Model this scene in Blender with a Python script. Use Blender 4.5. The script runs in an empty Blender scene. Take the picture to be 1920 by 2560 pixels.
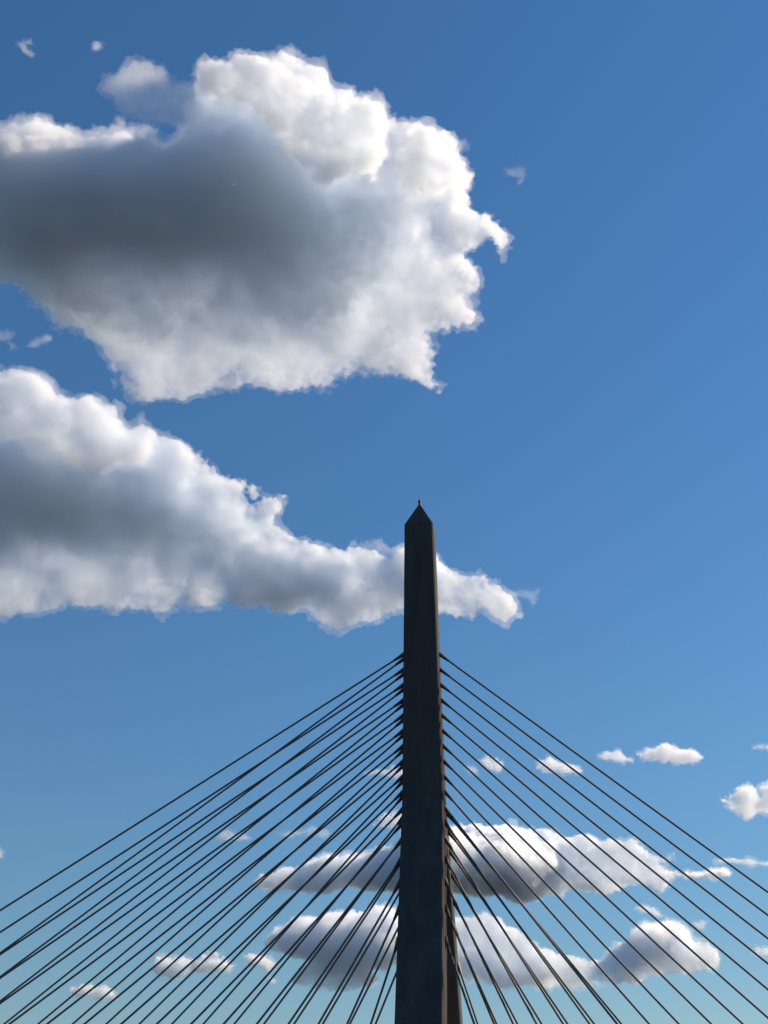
import bpy, bmesh, math, random
import numpy as np
from mathutils import Vector, Matrix

S = bpy.context.scene
COL = S.collection

# ------------------------------------------------------------------ camera
F_PX, PW, PH = 3090.0, 1920.0, 2560.0          # focal length in photo pixels
PITCH = math.radians(30.0)
EYE = Vector((0.0, 0.0, 1.7))
cd = bpy.data.cameras.new('camera')
cam = bpy.data.objects.new('camera', cd); COL.objects.link(cam)
cd.sensor_fit = 'VERTICAL'; cd.sensor_height = 24.0
cd.lens = 24.0 * F_PX / PH
cd.clip_start = 0.5; cd.clip_end = 60000.0
cam.location = EYE
cam.rotation_euler = (math.pi / 2 + PITCH, 0, 0)
S.camera = cam
S.render.resolution_x, S.render.resolution_y = 768, 1024

# ------------------------------------------------------------------ sky, sun, exposure
SUN_EL, SUN_AZ = math.radians(36.0), math.radians(70.0)     # azimuth clockwise from the view direction (+Y)
w = bpy.data.worlds.new('World'); S.world = w; w.use_nodes = True
nt = w.node_tree; bg = nt.nodes['Background']
sky = nt.nodes.new('ShaderNodeTexSky'); sky.sky_type = 'NISHITA'; sky.sun_disc = False
sky.sun_elevation = SUN_EL; sky.sun_rotation = SUN_AZ
sky.air_density = 1.7; sky.dust_density = 0.0; sky.ozone_density = 9.0; sky.altitude = 50
hs = nt.nodes.new('ShaderNodeHueSaturation'); hs.inputs['Saturation'].default_value = 1.1      # the phone's colour rendering
wb = nt.nodes.new('ShaderNodeMix'); wb.data_type = 'RGBA'; wb.blend_type = 'MULTIPLY'; wb.inputs[0].default_value = 1.0; wb.inputs[7].default_value = (1.03, 1.015, 1.01, 1)
nt.links.new(sky.outputs[0], hs.inputs['Color']); nt.links.new(hs.outputs[0], wb.inputs[6]); nt.links.new(wb.outputs[2], bg.inputs['Color']); bg.inputs['Strength'].default_value = 0.058
ld = bpy.data.lights.new('sun', 'SUN'); ld.energy = 4.9; ld.angle = math.radians(0.53); ld.color = (1.0, 0.79, 0.57)
sun = bpy.data.objects.new('sun', ld); COL.objects.link(sun)
SDIR = Vector((math.sin(SUN_AZ) * math.cos(SUN_EL), math.cos(SUN_AZ) * math.cos(SUN_EL), math.sin(SUN_EL)))
sun.rotation_euler = SDIR.to_track_quat('Z', 'Y').to_euler()
S.view_settings.view_transform = 'Standard'; S.view_settings.look = 'None'
S.view_settings.gamma = 1.0; S.view_settings.use_curve_mapping = False
S.view_settings.exposure = 0.75
S.cycles.volume_bounces = 20; S.cycles.max_bounces = 24; S.cycles.transparent_max_bounces = 64
S.cycles.volume_step_rate = 2.0; S.cycles.volume_max_steps = 512
S.cycles.use_denoising = True
S.cycles.use_adaptive_sampling = True; S.cycles.adaptive_threshold = 0.012; S.cycles.adaptive_min_samples = 48

# ------------------------------------------------------------------ helpers
def tag(o, label=None, cat=None, group=None, kind=None):
    for k, v in (('label', label), ('category', cat), ('group', group), ('kind', kind)):
        if v: o[k] = v
    return o

def empty(name, loc=(0, 0, 0), rz=0.0):
    o = bpy.data.objects.new(name, None); COL.objects.link(o)
    o.location = loc; o.rotation_euler = (0, 0, rz); o.empty_display_size = 1
    return o

def obj(name, bm, m, parent=None, smooth=False):
    me = bpy.data.meshes.new(name); bmesh.ops.recalc_face_normals(bm, faces=bm.faces); bm.to_mesh(me); bm.free()
    me.materials.append(m)
    if smooth:
        for p in me.polygons: p.use_smooth = True
    o = bpy.data.objects.new(name, me); COL.objects.link(o); o.parent = parent
    return o

def loft(bm, rings):
    """close a list of equal-length vertex rings into a solid"""
    vs = [[bm.verts.new(p) for p in r] for r in rings]
    n = len(vs[0])
    for a, b in zip(vs, vs[1:]):
        for i in range(n): bm.faces.new((a[i], a[(i + 1) % n], b[(i + 1) % n], b[i]))
    bm.faces.new(vs[0][::-1]); bm.faces.new(vs[-1])

def rect(cx, cy, z, wx, wy, c=0.18):
    """chamfered rectangle ring"""
    x, y = wx / 2, wy / 2
    return [(cx + a, cy + b, z) for a, b in ((-x + c, -y), (x - c, -y), (x, -y + c), (x, y - c), (x - c, y), (-x + c, y), (-x, y - c), (-x, -y + c))]

def tube(bm, a, b, ra, rb, n=10):
    a, b = Vector(a), Vector(b); d = (b - a).normalized()
    u = d.orthogonal().normalized(); v = d.cross(u)
    loft(bm, [[p + (u * math.cos(2 * math.pi * i / n) + v * math.sin(2 * math.pi * i / n)) * r for i in range(n)] for p, r in ((a, ra), (b, rb))])

def material(name, col, rough=0.8, var=0.25, scale=0.4, streak=False, bump=0.0, spec=0.3):
    m = bpy.data.materials.new(name); m.use_nodes = True
    t = m.node_tree; b = t.nodes['Principled BSDF']
    b.inputs['Roughness'].default_value = rough; b.inputs['Specular IOR Level'].default_value = spec
    tc = t.nodes.new('ShaderNodeTexCoord'); mp = t.nodes.new('ShaderNodeMapping')
    mp.inputs['Scale'].default_value = (1, 1, 0.12 if streak else 1)
    n = t.nodes.new('ShaderNodeTexNoise'); n.inputs['Scale'].default_value = scale; n.inputs['Detail'].default_value = 6; n.inputs['Roughness'].default_value = .65
    r = t.nodes.new('ShaderNodeValToRGB')
    r.color_ramp.elements[0].position = .3; r.color_ramp.elements[1].position = .7
    r.color_ramp.elements[0].color = (*[c * (1 - var) for c in col], 1); r.color_ramp.elements[1].color = (*[c * (1 + var) for c in col], 1)
    t.links.new(tc.outputs['Object'], mp.inputs['Vector']); t.links.new(mp.outputs[0], n.inputs['Vector'])
    t.links.new(n.outputs['Fac'], r.inputs[0]); t.links.new(r.outputs[0], b.inputs['Base Color'])
    if bump:
        bp = t.nodes.new('ShaderNodeBump'); bp.inputs['Strength'].default_value = bump; bp.inputs['Distance'].default_value = .02
        n2 = t.nodes.new('ShaderNodeTexNoise'); n2.inputs['Scale'].default_value = 6; n2.inputs['Detail'].default_value = 5
        t.links.new(tc.outputs['Object'], n2.inputs['Vector']); t.links.new(n2.outputs['Fac'], bp.inputs['Height']); t.links.new(bp.outputs[0], b.inputs['Normal'])
    return m

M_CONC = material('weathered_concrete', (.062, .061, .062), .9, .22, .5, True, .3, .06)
M_CABLE = material('cable_sheath', (.075, .092, .11), .6, .12, .3)
M_STEEL = material('anchor_steel', (.06, .06, .065), .5, .2, 2.0)
M_LAMP = material('beacon_housing', (.12, .015, .02), .4, .1, 3.0)
M_ROAD = material('deck_concrete', (.22, .21, .20), .85, .2, .3)
M_WATER = material('river_water', (.012, .02, .022), .12, .2, .02, spec=.5)

# ------------------------------------------------------------------ river below and the bridge
bm = bmesh.new(); bmesh.ops.create_grid(bm, x_segments=2, y_segments=2, size=40000)
tag(obj('river', bm, M_WATER), kind='structure').location = (0, 0, 0)

TX, TY, TROT = 5.54, 166.0, math.radians(-8.0)
T_SPLIT, SPLAY, LEAN, DECK_Z, T_TOP = 52.0, 0.42, 0.017, 16.0, 94.5
def leg_off(z): return max(0.0, T_SPLIT - z) * SPLAY
def leg_x(z): return max(0.0, T_SPLIT - z) * LEAN
def mast_w(z): return 5.64 if z < 50 else 4.33 + (95.5 - z) * 0.0288
def mast_d(z): return 4.6 if z < 50 else 3.9 + (95.5 - z) * 0.0155

tower = empty('bridge_tower', (TX, TY, 0), TROT)
tag(tower, 'dark concrete obelisk shaped bridge tower on two legs, pointed top with beacon', 'bridge tower')
# shaft in cast lifts, each a separate block with a fine recessed joint
zs = [52.0 + (T_TOP - 52.0) * i / 12 for i in range(13)]
for a, b in zip(zs, zs[1:]):
    bm = bmesh.new(); g = 0.03
    loft(bm, [rect(0, 0, a, mast_w(a) - .03, mast_d(a) - .03), rect(0, 0, a + g, mast_w(a) - .03, mast_d(a) - .03),
              rect(0, 0, a + g + .01, mast_w(a), mast_d(a)), rect(0, 0, b, mast_w(b), mast_d(b))])
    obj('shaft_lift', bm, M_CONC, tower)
bm = bmesh.new(); z = T_TOP
loft(bm, [rect(0, 0, z, mast_w(z), mast_d(z)), rect(0, 0, 98.75, .34, .34, .06)])
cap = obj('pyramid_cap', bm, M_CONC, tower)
bm = bmesh.new(); tube(bm, (0, 0, 98.6), (0, 0, 99.3), .2, .2); tube(bm, (0, 0, 99.3), (0, 0, 99.75), .26, .14)
obj('beacon_light', bm, M_LAMP, cap)
for s in (-1, 1):
    zl = [T_SPLIT - 52.0 * i / 14 for i in range(15)]
    for a, b in zip(zl, zl[1:]):
        bm = bmesh.new()
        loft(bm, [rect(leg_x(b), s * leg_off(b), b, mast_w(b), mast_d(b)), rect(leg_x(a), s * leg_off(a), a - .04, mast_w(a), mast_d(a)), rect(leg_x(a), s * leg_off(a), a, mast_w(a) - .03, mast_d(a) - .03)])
        obj('leg_lift', bm, M_CONC, tower)

deck = empty('bridge_deck', (TX, TY, 0), TROT)
tag(deck, 'concrete bridge deck passing through the tower legs', 'bridge deck')
bm = bmesh.new(); loft(bm, [[(x, y, DECK_Z - .6) for y, x in ((-9.6, -140), (9.6, -140), (9.6, 120), (-9.6, 120))], [(x, y, DECK_Z - .1) for y, x in ((-9.6, -140), (9.6, -140), (9.6, 120), (-9.6, 120))]])
obj('roadway', bm, M_ROAD, deck)
for s in (-1, 1):
    bm = bmesh.new(); loft(bm, [[(x, y, z) for x, y in ((-140, s * 9 - .4), (120, s * 9 - .4), (120, s * 9 + .4), (-140, s * 9 + .4))] for z in (DECK_Z - 2.4, DECK_Z - .604)])
    obj('edge_girder', bm, M_STEEL, deck)

# ------------------------------------------------------------------ stay cables: (anchor height on tower, distance of the deck anchor along the road)
ANCH = [73.6, 71.22, 68.87, 66.55, 64.27, 62.01, 59.78, 57.58, 55.4, 53.26, 50.67, 48.43, 45.99, 43.16, 40.01, 36.48, 32.31]
LX = [89.08, 83.42, 77.98, 72.5, 66.97, 61.38, 55.9, 50.5, 45.17, 40.0, 35.08, 30.28, 25.37, 20.7, 16.25, 11.9, 8.2]
LN = LF = LX
RN = [69.85, 65.57, 61.46, 57.21, 53.12, 48.94, 44.97, 40.98, 36.8, 32.9, 28.44, 24.69, 21.04, 17.27, 13.92, 11.22, 8.23]
RF = [0] * 10 + [29.46, 25.76, 22.07, 18.37, 14.83, 11.69, 8.57]
RY = [0] * 10 + [1.0] * 7
ORD = 'topmost second third fourth fifth sixth seventh eighth ninth tenth eleventh twelfth thirteenth fourteenth fifteenth sixteenth lowest'.split()
def cable(k, side, plane, X, Yd, label, group, off=None):
    z = ANCH[k]
    y0 = plane * (0.7 + leg_off(z)) if plane else 0.0
    a = Vector((leg_x(z) + side * (mast_w(z) / 2 - .05), y0, z)); b = Vector((side * X, Yd, DECK_Z))
    root = empty('stay_cable', (TX, TY, 0), TROT); tag(root, label, 'cable', group)
    bm = bmesh.new()
    n, L = 24, (b - a).length
    sag = L * L * 1.1e-5
    d = (b - a).normalized(); u = d.cross(Vector((0, 1, 0))).normalized(); v = d.cross(u); rings = []
    for i in range(n + 1):
        t = i / n; p = a.lerp(b, t) - Vector((0, 0, sag * 4 * t * (1 - t)))
        rings.append([p + (u * math.cos(j * math.pi / 4) + v * math.sin(j * math.pi / 4)) * CABLE_R for j in range(8)])
    loft(bm, rings); obj('sheath', bm, M_CABLE, root, True)
    bm = bmesh.new(); tube(bm, a, a + d * .7, .34, .27); tube(bm, a + d * .7, a + d * 1.9, .27, .165)
    obj('guide_pipe', bm, M_STEEL, root)
CABLE_R = 0.14
for k in range(17):
    cable(k, -1, -1, LN[k], -9.0, f'{ORD[k]} stay cable of the nearer plane, left of the tower', 'near left stay cables')
    cable(k, -1, 1, LF[k], 9.0, f'{ORD[k]} stay cable of the farther plane, left of the tower', 'far left stay cables')
    if k < 10:
        cable(k, 1, 0, RN[k], 0.0, f'{ORD[k]} stay cable to the right of the tower', 'right stay cables')
    else:
        cable(k, 1, -1, RN[k], -RY[k], f'{ORD[k]} stay cable right of the tower, nearer of its pair', 'right stay cables')
        cable(k, 1, 1, RF[k], RY[k], f'{ORD[k]} stay cable right of the tower, farther of its pair', 'right stay cables')

# ------------------------------------------------------------------ clouds: real volumes, cloud base about 1.2 km up
# Each cloud is a body of droplets: a plan outline (metres, seen square-on from the bank) swollen to a depth, broken up by
# turbulence, filled with scattering density.  Built as a voxel grid by geometry nodes.
C_R = Vector((1, 0, 0)); C_F = Vector((0, math.cos(PITCH), math.sin(PITCH))); C_U = Vector((0, -math.sin(PITCH), math.cos(PITCH)))
def ray(u, v):
    return (C_R * ((u - PW / 2) / F_PX) + C_U * ((PH / 2 - v) / F_PX) + C_F).normalized()

def cloud_material(name, dens, g):
    m = bpy.data.materials.new(name); m.use_nodes = True; t = m.node_tree
    t.nodes.remove(t.nodes['Principled BSDF'])
    pv = t.nodes.new('ShaderNodeVolumePrincipled')
    pv.inputs['Color'].default_value = (.938, .966, .998, 1); pv.inputs['Anisotropy'].default_value = g
    pv.inputs['Density Attribute'].default_value = ''; pv.inputs['Density'].default_value = dens
    t.links.new(pv.outputs[0], t.nodes['Material Output'].inputs['Volume'])
    return m

def poly_sd(P, X, Y):
    """signed distance to a closed polygon, positive inside"""
    n = len(P); best = np.full(X.shape, 1e18); inside = np.zeros(X.shape, bool)
    for i in range(n):
        x0, y0 = P[i]; x1, y1 = P[(i + 1) % n]; dx, dy = x1 - x0, y1 - y0
        t = np.clip(((X - x0) * dx + (Y - y0) * dy) / (dx * dx + dy * dy + 1e-9), 0, 1)
        best = np.minimum(best, (X - x0 - t * dx) ** 2 + (Y - y0 - t * dy) ** 2)
        if y0 != y1:
            c = (Y < y0) != (Y < y1)
            inside ^= c & (X < x0 + (Y - y0) * dx / dy)
    return np.where(inside, 1, -1) * np.sqrt(best)

class G:
    """tiny geometry node builder"""
    def __init__(s, name):
        s.t = bpy.data.node_groups.new(name, 'GeometryNodeTree')
        s.t.interface.new_socket('Geometry', in_out='INPUT', socket_type='NodeSocketGeometry')
        s.t.interface.new_socket('Geometry', in_out='OUTPUT', socket_type='NodeSocketGeometry')
        s.gi = s.t.nodes.new('NodeGroupInput'); s.go = s.t.nodes.new('NodeGroupOutput')
    def n(s, kind, **kw):
        x = s.t.nodes.new(kind)
        for k, v in kw.items(): setattr(x, k, v)
        return x
    def put(s, sock, v):
        if isinstance(v, bpy.types.NodeSocket): s.t.links.new(v, sock)
        else: sock.default_value = v
    def m(s, op, a, b=0.0, c=0.0, clamp=False):
        x = s.n('ShaderNodeMath', operation=op, use_clamp=clamp)
        s.put(x.inputs[0], a); s.put(x.inputs[1], b); s.put(x.inputs[2], c)
        return x.outputs[0]
    def v(s, op, a, b=None, scale=None):
        x = s.n('ShaderNodeVectorMath', operation=op); s.put(x.inputs[0], a)
        if b is not None: s.put(x.inputs[1], b)
        if scale is not None: s.put(x.inputs['Scale'], scale)
        return x.outputs[0]

def cloud(label, poly, dist, vox, swell, depth, dens, thick=(), seed=0, rough=30, g=.3, warp=1.0, veil=.2, grow=10, shift=None, parent=None):
    """poly: outline in photo pixels; swell: rounding width (px); depth: half depth (px); vox: voxel (px); dens: extinction per px;
    thick: (u, v, radius, factor) places where the cloud is deeper or shallower; rough: size of the billows (px);
    veil: density of the thin outer air of droplets against the core's; grow: how far it reaches (px)"""
    P = np.array(poly, float); u0, v0 = P.mean(0)
    c = ray(u0, v0); cen = EYE + c * dist
    r = c.cross(Vector((0, 0, 1))).normalized(); up = r.cross(c).normalized()
    rot = Matrix((r, up, -c)).transposed()
    mpp = dist / F_PX * (C_F.dot(c))                      # metres per photo pixel at the cloud
    def loc(u, v):
        d = ray(u, v); d = d * (dist / d.dot(c)) - c * dist
        return d.dot(r), d.dot(up)
    Q = np.array([loc(*p) for p in P])
    pad = (1.2 * rough + 2.5 * grow + 3 * vox) * mpp
    x0, y0 = Q.min(0) - pad; x1, y1 = Q.max(0) + pad
    h = vox * mpp; nx, ny = int((x1 - x0) / h) + 1, int((y1 - y0) / h) + 1
    fmax = max([1.0] + [t[3] for t in thick])
    zd = depth * mpp * fmax + pad; nz = int(2 * zd / h) + 1
    X, Y = np.meshgrid(x0 + (np.arange(nx) + .5) * h, y0 + (np.arange(ny) + .5) * h)
    sd = poly_sd(Q, X, Y)
    T = np.ones_like(sd)
    if thick:
        num = np.full_like(sd, .15); den = np.full_like(sd, .15)
        for (tu, tv, tr, tf) in thick:
            qx, qy = loc(tu, tv); kf = np.exp(-((X - qx) ** 2 + (Y - qy) ** 2) / (tr * mpp) ** 2)
            num += kf * tf; den += kf
        T = num / den
    T = T * depth * mpp
    co = np.zeros((nx * ny, 3), np.float32); co[:, 0] = X.ravel(); co[:, 1] = Y.ravel()
    me = bpy.data.meshes.new('cloud_plan'); me.vertices.add(nx * ny); me.vertices.foreach_set('co', co.ravel())
    for nm, a in (('edge', sd), ('half', T)):
        at = me.attributes.new(nm, 'FLOAT', 'POINT'); at.data.foreach_set('value', a.astype(np.float32).ravel())
    seedv = (seed * 371.3, seed * 119.7, seed * 53.1)
    R = rough * mpp
    def body(shift, amp, vary):
        b = G('cloud_body')
        pos = b.n('GeometryNodeInputPosition').outputs[0]
        def noise(vec, scale, detail, ro, out='Fac'):
            n = b.n('ShaderNodeTexNoise'); b.put(n.inputs['Vector'], vec); n.inputs['Scale'].default_value = scale
            n.inputs['Detail'].default_value = detail; n.inputs['Roughness'].default_value = ro
            return n.outputs[out]
        # large turbulence bends the whole body
        q = b.v('ADD', b.v('SCALE', pos, scale=1.0 / (R * 4.0)), seedv)
        wv = b.v('SCALE', b.v('SUBTRACT', noise(q, 1.0, 1.0, .5, 'Color'), (.5, .5, .5)), scale=R * 1.6 * warp)
        sp = b.n('ShaderNodeSeparateXYZ'); b.put(sp.inputs[0], b.v('ADD', pos, wv))
        ix = b.m('MINIMUM', b.m('MAXIMUM', b.m('FLOOR', b.m('DIVIDE', b.m('SUBTRACT', sp.outputs[0], x0), h)), 0), nx - 1)
        iy = b.m('MINIMUM', b.m('MAXIMUM', b.m('FLOOR', b.m('DIVIDE', b.m('SUBTRACT', sp.outputs[1], y0), h)), 0), ny - 1)
        f2i = b.n('FunctionNodeFloatToInt', rounding_mode='ROUND'); b.put(f2i.inputs[0], b.m('MULTIPLY_ADD', iy, float(nx), ix))
        def sample(nm):
            na = b.n('GeometryNodeInputNamedAttribute', data_type='FLOAT'); na.inputs['Name'].default_value = nm
            si = b.n('GeometryNodeSampleIndex', data_type='FLOAT', domain='POINT')
            b.put(si.inputs['Geometry'], b.gi.outputs[0]); b.put(si.inputs['Value'], na.outputs[0]); b.put(si.inputs['Index'], f2i.outputs[0])
            return si.outputs[0]
        e, hf = sample('edge'), sample('half')
        sw = swell * mpp
        a = b.m('SUBTRACT', 1.0, b.m('MINIMUM', b.m('DIVIDE', e, sw), 1.0))
        zz = b.m('DIVIDE', sp.outputs[2], hf)
        qn = b.m('SUBTRACT', 1.0, b.m('SQRT', b.m('ADD', b.m('MULTIPLY', a, a), b.m('MULTIPLY', zz, zz))))
        base = b.m('MULTIPLY_ADD', qn, sw, shift * mpp)
        if vary: base = b.m('ADD', base, b.m('MULTIPLY_ADD', noise(b.v('ADD', b.v('SCALE', pos, scale=1.0 / (R * 5)), (5.5, 2.2, seed)), 1.0, 2.0, .5), 4.0 * vary * mpp, -1.7 * vary * mpp))
        dn = b.m('MULTIPLY_ADD', base, 1.0 / (60 * mpp), .5, clamp=True)
        vc = b.n('GeometryNodeVolumeCube'); b.put(vc.inputs['Density'], dn)
        vc.inputs['Min'].default_value = (x0, y0, -zd); vc.inputs['Max'].default_value = (x1, y1, zd)
        for nm, v in (('X', nx), ('Y', ny), ('Z', nz)): vc.inputs['Resolution ' + nm].default_value = max(2, v)
        vm = b.n('GeometryNodeVolumeToMesh'); b.put(vm.inputs['Volume'], vc.outputs[0]); vm.inputs['Threshold'].default_value = .5
        geo = vm.outputs[0]
        thin = b.m('MINIMUM', b.m('MAXIMUM', b.m('DIVIDE', hf, R * 1.6), .3), 1.0)      # shallow parts ruffle less
        # billows heaped on billows, each pushed out along the surface left by the larger ones
        for k, (size, push) in enumerate(((5.0, .9), (2.3, .7), (1.05, .36), (.5, .18), (.24, .09))):
            if size * rough < 2.0 * vox: break
            nr = b.n('GeometryNodeInputNormal').outputs[0]
            wb = b.v('SCALE', b.v('SUBTRACT', noise(b.v('ADD', b.v('SCALE', pos, scale=.9 / (R * size)), seedv), 1.0, 2.0, .55, 'Color'), (.5, .5, .5)), scale=.9)
            qq = b.v('ADD', b.v('ADD', b.v('SCALE', pos, scale=1.0 / (R * size)), seedv), wb)
            vo = b.n('ShaderNodeTexVoronoi', voronoi_dimensions='3D', feature='SMOOTH_F1'); b.put(vo.inputs['Vector'], qq); vo.inputs['Scale'].default_value = 1.0; vo.inputs['Smoothness'].default_value = .25
            gate = noise(b.v('ADD', b.v('SCALE', pos, scale=.33 / (R * size)), (7.7 + k, 3.1, 1.9)), 1.0, 1.0, .5)   # calm and lively stretches
            gate = b.m('MINIMUM', b.m('MAXIMUM', b.m('MULTIPLY_ADD', gate, 3.0, -.75), .1), 1.4)
            amt = b.m('MULTIPLY', b.m('SUBTRACT', .47, vo.outputs['Distance']), b.m('MULTIPLY', gate, thin))
            st = b.n('GeometryNodeSetPosition'); b.put(st.inputs['Geometry'], geo)
            b.put(st.inputs['Offset'], b.v('SCALE', nr, scale=b.m('MULTIPLY', amt, R * push * 1.7 * amp)))
            geo = st.outputs[0]
        # weld folds into one closed skin
        mv = b.n('GeometryNodeMeshToVolume', resolution_mode='VOXEL_SIZE'); b.put(mv.inputs['Mesh'], geo); mv.inputs['Voxel Size'].default_value = h * .9; mv.inputs['Interior Band Width'].default_value = h * 1.5
        vm = b.n('GeometryNodeVolumeToMesh'); b.put(vm.inputs['Volume'], mv.outputs[0]); vm.inputs['Threshold'].default_value = .1
        geo = vm.outputs[0]
        nr = b.n('GeometryNodeInputNormal').outputs[0]
        fn = noise(b.v('ADD', b.v('SCALE', pos, scale=1.0 / (R * .55)), seedv), 1.0, max(0.0, min(4.0, math.log2(max(1.0, rough * .55 / (1.5 * vox))))), .65)
        st = b.n('GeometryNodeSetPosition'); b.put(st.inputs['Geometry'], geo)
        b.put(st.inputs['Offset'], b.v('SCALE', nr, scale=b.m('MULTIPLY', b.m('SUBTRACT', fn, .5), b.m('MULTIPLY', b.m('MULTIPLY_ADD', noise(b.v('ADD', b.v('SCALE', pos, scale=1.0 / (R * 6)), seedv), 1.0, 1.0, .5), 3.6, -1.0, clamp=True), R * 1.2 * amp * min(1.0, rough / (6 * vox))))))
        b.t.links.new(st.outputs[0], b.go.inputs[0])
        o = bpy.data.objects.new('tmp', me); COL.objects.link(o)
        o.modifiers.new('body', 'NODES').node_group = b.t
        dg = bpy.context.evaluated_depsgraph_get()
        out = bpy.data.meshes.new_from_object(o.evaluated_get(dg), depsgraph=dg)
        bpy.data.objects.remove(o); bpy.data.node_groups.remove(b.t)
        return out
    root = parent or bpy.data.objects.new('cloud', None)
    if not parent:
        COL.objects.link(root); root.matrix_world = Matrix.Translation(cen) @ rot.to_4x4()
    if shift is None: shift = -2.0
    shells = [('core', shift, 1.0, dens, 0), ('veil', shift + grow, 1.2, dens * veil, grow)]
    for nm, sh, amp, d, vary in shells:
        if not d: continue
        mm = body(sh, amp, vary); nm = nm if not parent else 'lobe' if nm == 'core' else 'lobe_' + nm
        mm.name = nm; mm.materials.clear(); mm.materials.append(cloud_material('cloud_droplets', d / mpp, g))
        o = bpy.data.objects.new(nm, mm); COL.objects.link(o); o.parent = root
        if parent: o.matrix_parent_inverse = root.matrix_world.inverted(); o.matrix_world = Matrix.Translation(cen) @ rot.to_4x4()
    bpy.data.meshes.remove(me)
    if not parent: tag(root, label, 'cloud', 'clouds in the sky')
    return root

def z7(*p): return [(x / 1.185, y / 1.185) for x, y in p]
def z8(*p): return [(x / 1.185, 850 + y / 1.185) for x, y in p]
def z5(*p): return [(x / 1.659, 1900 + y / 1.659) for x, y in p]
def z6(*p): return [(1000 + x / 1.8033, 1800 + y / 1.8033) for x, y in p]

A = z7((-90,380),(0,376),(50,366),(100,360),(150,364),(205,376),(240,392),(270,400),(320,404),(380,400),(440,405),(485,420),(530,360),(550,290),(560,245),(580,225),(585,180),(610,165),(650,175),(690,180),(720,185),(760,165),(800,160),(850,170),(900,195),(940,205),(970,230),(1010,265),(1060,285),(1110,290),(1150,310),(1165,340),(1200,365),(1250,365),(1300,378),(1340,400),(1365,440),(1385,480),(1410,500),(1400,540),(1370,560),(1375,590),(1400,625),(1440,625),(1490,645),(1520,690),(1515,740),(1490,770),(1465,735),(1425,735),(1400,760),(1410,800),(1430,850),(1410,880),(1420,960),(1370,985),(1290,990),(1300,1020),(1315,1060),(1295,1100),(1315,1135),(1298,1168),(1265,1172),(1235,1145),(1180,1150),(1120,1130),(1050,1130),(1000,1165),(960,1170),(920,1150),(850,1145),(780,1150),(720,1145),(670,1160),(600,1175),(560,1200),(500,1195),(450,1205),(400,1190),(370,1160),(320,1125),(310,1070),(280,1010),(210,970),(150,920),(90,890),(30,860),(0,850),(-90,840))
big = cloud('largest cloud, thick grey white cumulus with dark belly at the upper left', A, 1800, 5.3, 95, 100, .034,
      thick=((560, 190, 70, .3), (720, 200, 90, .3), (60, 450, 170, 2.3), (300, 470, 150, 2.1), (550, 500, 130, 1.8), (720, 560, 110, 1.4), (880, 560, 80, 1.1), (60, 370, 50, 2.4), (250, 385, 50, 2.2), (80, 620, 120, 1.3), (350, 700, 110, .7), (600, 740, 110, .6), (800, 680, 100, .9),
             (900, 300, 130, .35), (1050, 400, 120, .3), (850, 400, 70, .35), (1040, 580, 110, .3), (400, 940, 110, .1), (600, 940, 110, .1), (800, 930, 110, .1), (1000, 880, 120, .12), (1090, 720, 110, .25), (300, 860, 70, .3), (60, 700, 60, .5)), seed=1, rough=34, g=.5, shift=-6)
cloud('', z7((585,190),(640,172),(760,165),(850,175),(940,210),(1010,268),(1110,295),(1160,345),(1150,420),(1160,480),(1110,540),(1040,545),(980,570),(920,555),(870,510),(840,450),(790,400),(740,330),(660,310),(600,260)), 1690, 5.0, 60, 38, .04, seed=41, rough=30, g=.5, shift=-10, parent=big)
cloud('', z7((1180,375),(1250,370),(1330,398),(1380,470),(1370,550),(1300,590),(1230,570),(1180,520),(1160,440)), 1690, 5.0, 45, 34, .04, seed=42, rough=24, g=.5, parent=big)
cloud('grey smoky shred trailing off the top left of the largest cloud', z7((590,330),(540,400),(470,380),(400,345),(350,330),(310,300),(280,270),(300,240),(350,200),(400,180),(450,185),(490,200),(520,235),(600,260)), 1720, 4.0, 40, 34, .008, seed=40, rough=18, g=.4, veil=.5, grow=8)

B = z8((-90,90),(0,85),(40,75),(80,90),(110,100),(150,120),(180,160),(220,160),(270,150),(300,175),(340,195),(355,230),(390,250),(420,240),(460,265),(500,295),(560,325),(600,330),(640,355),(680,390),(720,395),(760,420),(800,450),(840,465),(848,500),(830,545),(860,570),(880,575),(930,585),(970,605),(1010,600),(1040,590),(1080,600),(1140,620),(1195,610),(1300,640),(1330,670),(1370,685),(1420,680),(1450,710),(1490,745),(1520,785),(1530,820),(1490,835),(1430,820),(1370,830),(1300,820),(1190,815),(1120,830),(1060,845),(1010,860),(950,845),(900,810),(850,800),(830,785),(780,780),(720,790),(660,785),(600,795),(540,795),(490,820),(440,810),(380,800),(330,800),(290,805),(240,795),(180,800),(110,815),(40,820),(0,805),(-90,800))
longc = cloud('long white cloud passing behind the tower top, tapering to the right', B, 2400, 4.8, 60, 62, .052,
      thick=((40, 1230, 90, 1.5), (200, 1230, 90, 1.4), (350, 1250, 70, 1.1), (470, 1290, 60, .9), (80, 980, 90, .35), (220, 1060, 70, .35), (330, 1130, 70, .35), (500, 1190, 70, .35), (600, 1260, 60, .35), (670, 1310, 60, .35), (120, 1400, 70, .35), (300, 1420, 90, .3), (120, 1490, 100, .15), (420, 1480, 80, .15), (560, 1470, 60, .3), (640, 1420, 50, .9), (780, 1430, 60, 1.1), (900, 1450, 50, .9), (1000, 1480, 60, .4), (800, 1370, 60, .3), (950, 1390, 60, .3), (1200, 1480, 100, .22), (800, 1530, 50, .15), (900, 1530, 60, .15)), seed=2, rough=26, g=.5)

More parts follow.
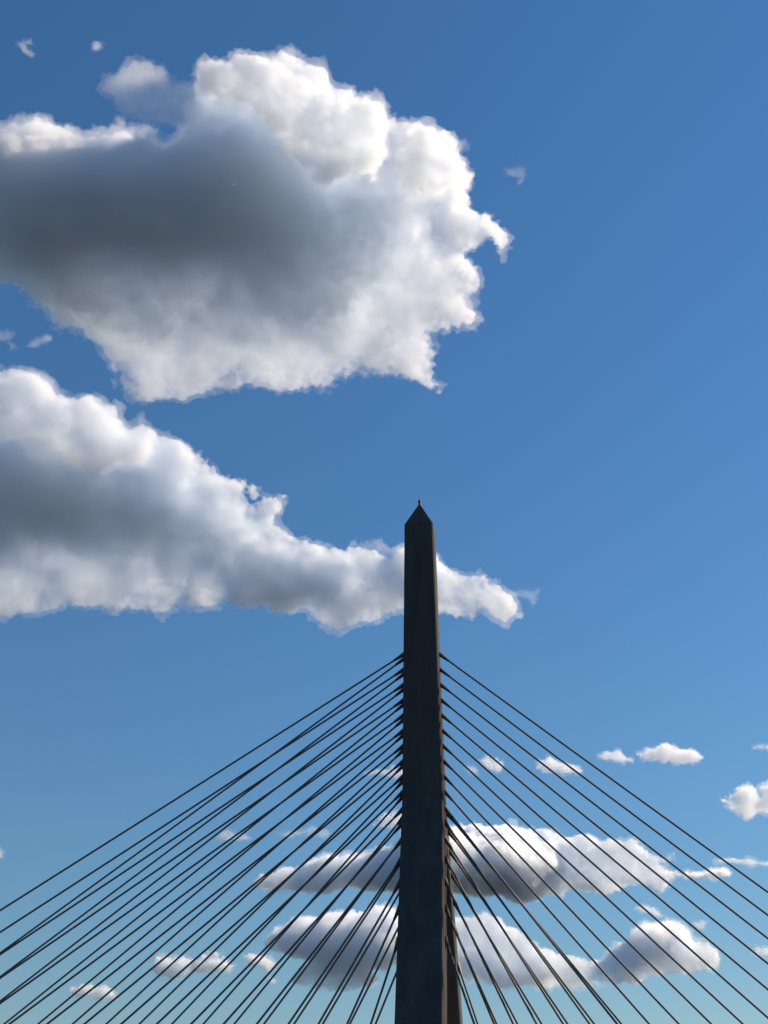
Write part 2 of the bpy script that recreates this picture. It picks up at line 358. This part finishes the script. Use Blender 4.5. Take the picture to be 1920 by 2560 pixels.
cloud('', z8((-90,105),(0,100),(60,95),(110,115),(160,165),(270,165),(330,200),(390,258),(460,280),(475,330),(420,385),(360,370),(300,385),(230,390),(180,350),(100,330),(40,290),(-90,280)), 2310, 4.5, 45, 30, .045, seed=43, rough=24, g=.5, parent=longc)
C = z5((1050,510),(1100,470),(1140,450),(1190,450),(1240,425),(1300,400),(1370,395),(1450,395),(1520,390),(1570,380),(1640,370)) + z6((60,470),(200,480),(300,460),(340,438),(400,450),(460,465),(520,455),(600,465),(680,480),(740,510),(800,530),(850,530),(920,545),(990,540),(1050,535),(1090,570),(1140,600),(1240,605),(1230,640),(1170,650),(1250,675),(1330,665),(1400,655),(1470,670),(1490,690),(1420,720),(1340,720),(1240,700),(1220,760),(1170,775),(1100,755),(1030,745),(960,770),(870,775),(800,780),(740,800),(660,795),(590,830),(520,825),(450,810),(380,800),(300,790),(250,780),(100,760)) + z5((1650,550),(1560,540),(1500,535),(1420,540),(1340,535),(1260,545),(1190,550),(1110,550),(1085,535))
cloud('long lens shaped cloud with dark centre behind the cables, right and left of tower', C, 4700, 3.0, 36, 42, .075,
      thick=((950, 2165, 80, 2.2), (800, 2185, 60, 1.7), (1150, 2150, 65, 5.5), (1270, 2150, 65, 5.5), (1370, 2165, 45, 3.2), (1200, 2060, 40, .3), (1340, 2080, 50, .25), (1450, 2130, 60, .22), (1600, 2150, 80, .2), (1250, 2235, 50, .2), (1400, 2210, 40, .22), (720, 2165, 40, .4), (850, 2125, 40, .35)), seed=3, rough=20, g=.5, grow=4)
cloud('thin flat cloud shred at the right edge behind the cables', z6((1420,645),(1470,615),(1550,612),(1659,630),(1760,640),(1760,670),(1659,665),(1600,652),(1540,655),(1480,650)), 4700, 3.0, 14, 12, .05, seed=4, rough=9, g=.5, grow=4)

D = z5((1090,760),(1110,730),(1160,690),(1200,690),(1250,660),(1320,645),(1400,635),(1480,630),(1560,620),(1640,620)) + z6((60,870),(180,900),(250,885),(300,870),(360,875),(430,890),(450,920),(520,930),(570,960),(620,1000),(650,1020),(720,1045),(800,1055),(900,1070),(960,1050),(990,1040),(980,1000),(1020,975),(1060,940),(1120,935),(1190,920),(1250,920),(1290,950),(1330,985),(1390,990),(1440,1030),(1465,1070),(1440,1120),(1400,1140),(1330,1140),(1240,1155),(1160,1165),(1120,1175),(1070,1195),(980,1200),(880,1205),(780,1210),(680,1205),(600,1210),(520,1195),(430,1190),(350,1180),(290,1150),(150,1080)) + z5((1640,850),(1600,870),(1550,870),(1570,910),(1540,955),(1480,955),(1400,955),(1300,950),(1230,925),(1200,905),(1250,860),(1290,840),(1210,810),(1150,790))
cloud('lowest big cloud, dark left of the tower and curling up white at its right end', D, 6300, 3.0, 34, 40, .062,
      thick=((720, 2350, 50, 2.0), (830, 2345, 60, 2.6), (930, 2365, 60, 2.6), (870, 2460, 50, .15), (780, 2455, 40, .15), (1180, 2320, 50, .3), (1200, 2425, 45, 1.2), (1330, 2435, 40, 1.1), (1300, 2370, 50, .25), (1450, 2420, 60, .25), (1630, 2350, 40, 2.4), (1700, 2380, 40, .9), (1760, 2390, 40, .3), (1650, 2420, 40, .25)), seed=5, rough=19, g=.5, grow=4)
SM = 0
for lab, pts, dist, dn, dp in (
    ('small white cloud between the left cables near the bottom', z5((630,870),(640,815),(680,825),(730,830),(780,820),(830,810),(870,795),(920,800),(960,830),(980,860),(960,890),(900,880),(850,890),(800,895),(740,910),(680,900)), 7200, .1, 20),
    ('small white puff left of the lowest big cloud', z5((1015,810),(1050,800),(1100,820),(1140,850),(1120,875),(1060,855),(1020,840)), 7300, .1, 16),
    ('tiny white shred under the dark cloud left of the tower', z5((1110,900),(1130,895),(1150,910),(1140,930),(1120,920)), 7300, .05, 7),
    ('small lens shaped cloud at the lower left behind the cables', z5((290,950),(330,935),(380,935),(430,940),(470,960),(488,985),(440,995),(380,985),(320,985)), 6800, .09, 14),
    ('small flat cloud just above the right cables, left of the pair', z6((890,160),(940,140),(980,140),(1020,165),(1050,185),(1010,195),(950,180),(900,175)), 3800, .04, 13),
    ('small lens shaped white cloud in clear sky right of the cables', z6((1070,150),(1120,130),(1190,115),(1250,120),(1320,140),(1370,165),(1310,190),(1230,195),(1160,180),(1100,180)), 3800, .055, 18),
    ('puffy white cloud cut by the right edge of the picture', z6((1450,350),(1500,320),(1550,310),(1600,320),(1630,340),(1640,300),(1720,290),(1740,360),(1720,420),(1640,430),(1560,440),(1500,410),(1470,380)), 4200, .07, 24),
    ('small soft cloud behind the upper right cables', z6((630,190),(670,165),(710,175),(760,190),(830,230),(820,245),(760,235),(700,240),(640,240),(620,215)), 3800, .045, 16),
    ('small white puff behind the right cables close to the tower', z6((370,180),(400,155),(440,165),(470,200),(450,230),(410,230),(380,215)), 3800, .05, 14),
    ('faint pale shred behind the right cables beside the tower', z6((300,215),(330,212),(350,225),(345,240),(310,235)), 3800, .03, 8),
    ('white cloud fragment showing between left cables at the tower edge', z5((1520,60),(1560,35),(1610,30),(1680,20),(1690,60),(1640,70),(1580,60)), 3800, .035, 12),
    ('white puff between left cables just above the long lens cloud', z5((1545,265),(1570,235),(1600,215),(1640,225),(1680,220),(1690,270),(1620,285),(1570,285)), 4600, .045, 14),
    ('faint cloud shred behind the left cables', z5((900,320),(930,295),(960,300),(1000,310),(1040,325),(1000,335),(950,330)), 4600, .03, 9),
    ('faint wide cloud shred behind the left cables nearer the tower', z5((1150,310),(1190,295),(1250,290),(1310,280),(1365,285),(1375,310),(1330,320),(1260,310),(1200,320)), 4600, .022, 9),
    ('faint shred at the right edge above the cables', z6((1590,125),(1630,112),(1700,115),(1700,130),(1640,132)), 3800, .03, 8),
    ('tiny white puff at the left edge above the cables', z5((-60,370),(-10,365),(12,385),(14,405),(-10,415),(-60,410)), 4600, .05, 12),
    ('small white shred at the right edge low behind the cables', z6((1590,1045),(1620,1025),(1665,1030),(1680,1060),(1640,1070),(1610,1060)), 6300, .05, 9),
    ('small puff floating just above the right end of the lowest cloud', z6((1060,852),(1085,838),(1120,838),(1155,860),(1185,885),(1150,885),(1110,870)), 6300, .05, 9),
    ('thin shred above the curled right end of the lowest cloud', z6((1320,915),(1350,905),(1380,915),(1370,940),(1340,945),(1325,930)), 6300, .035, 7),
    ('small ragged wisp at the upper left of the sky', z7((55,135),(75,112),(95,115),(100,130),(85,140),(105,160),(95,175),(75,165),(65,150)), 1800, .014, 14),
    ('tiny white wisp above the largest cloud', z7((272,132),(285,123),(302,128),(305,142),(290,150),(276,144)), 1800, .03, 9),
    ('ragged wisp between the two large clouds at the left edge', z7((-10,980),(20,965),(45,985),(40,1010),(55,1030),(30,1040),(15,1010),(-10,1000)), 2000, .012, 12),
    ('small wisp between the two large clouds near the left edge', z7((80,1025),(110,1000),(140,995),(150,1008),(120,1022),(100,1032)), 2000, .016, 10),
    ('faint torn wisp right of the largest cloud', z7((1500,500),(1530,495),(1560,500),(1565,520),(1545,545),(1525,545),(1535,525),(1510,520)), 1800, .006, 9),
    ('faint wisp beyond the right tip of the long white cloud', z8((1500,745),(1540,740),(1570,738),(1600,735),(1595,770),(1580,785),(1570,762),(1530,760)), 2400, .011, 8),
):
    SM += 1
    w_ = max(p[0] for p in pts) - min(p[0] for p in pts); h_ = max(p[1] for p in pts) - min(p[1] for p in pts)
    sz = min(w_, h_)
    cloud(lab, pts, dist, 1.7 if sz < 60 else 2.4, max(8, sz * .45), dp, dn, seed=10 + SM, rough=max(6, sz * .22), g=.5, grow=4, shift=1.0)
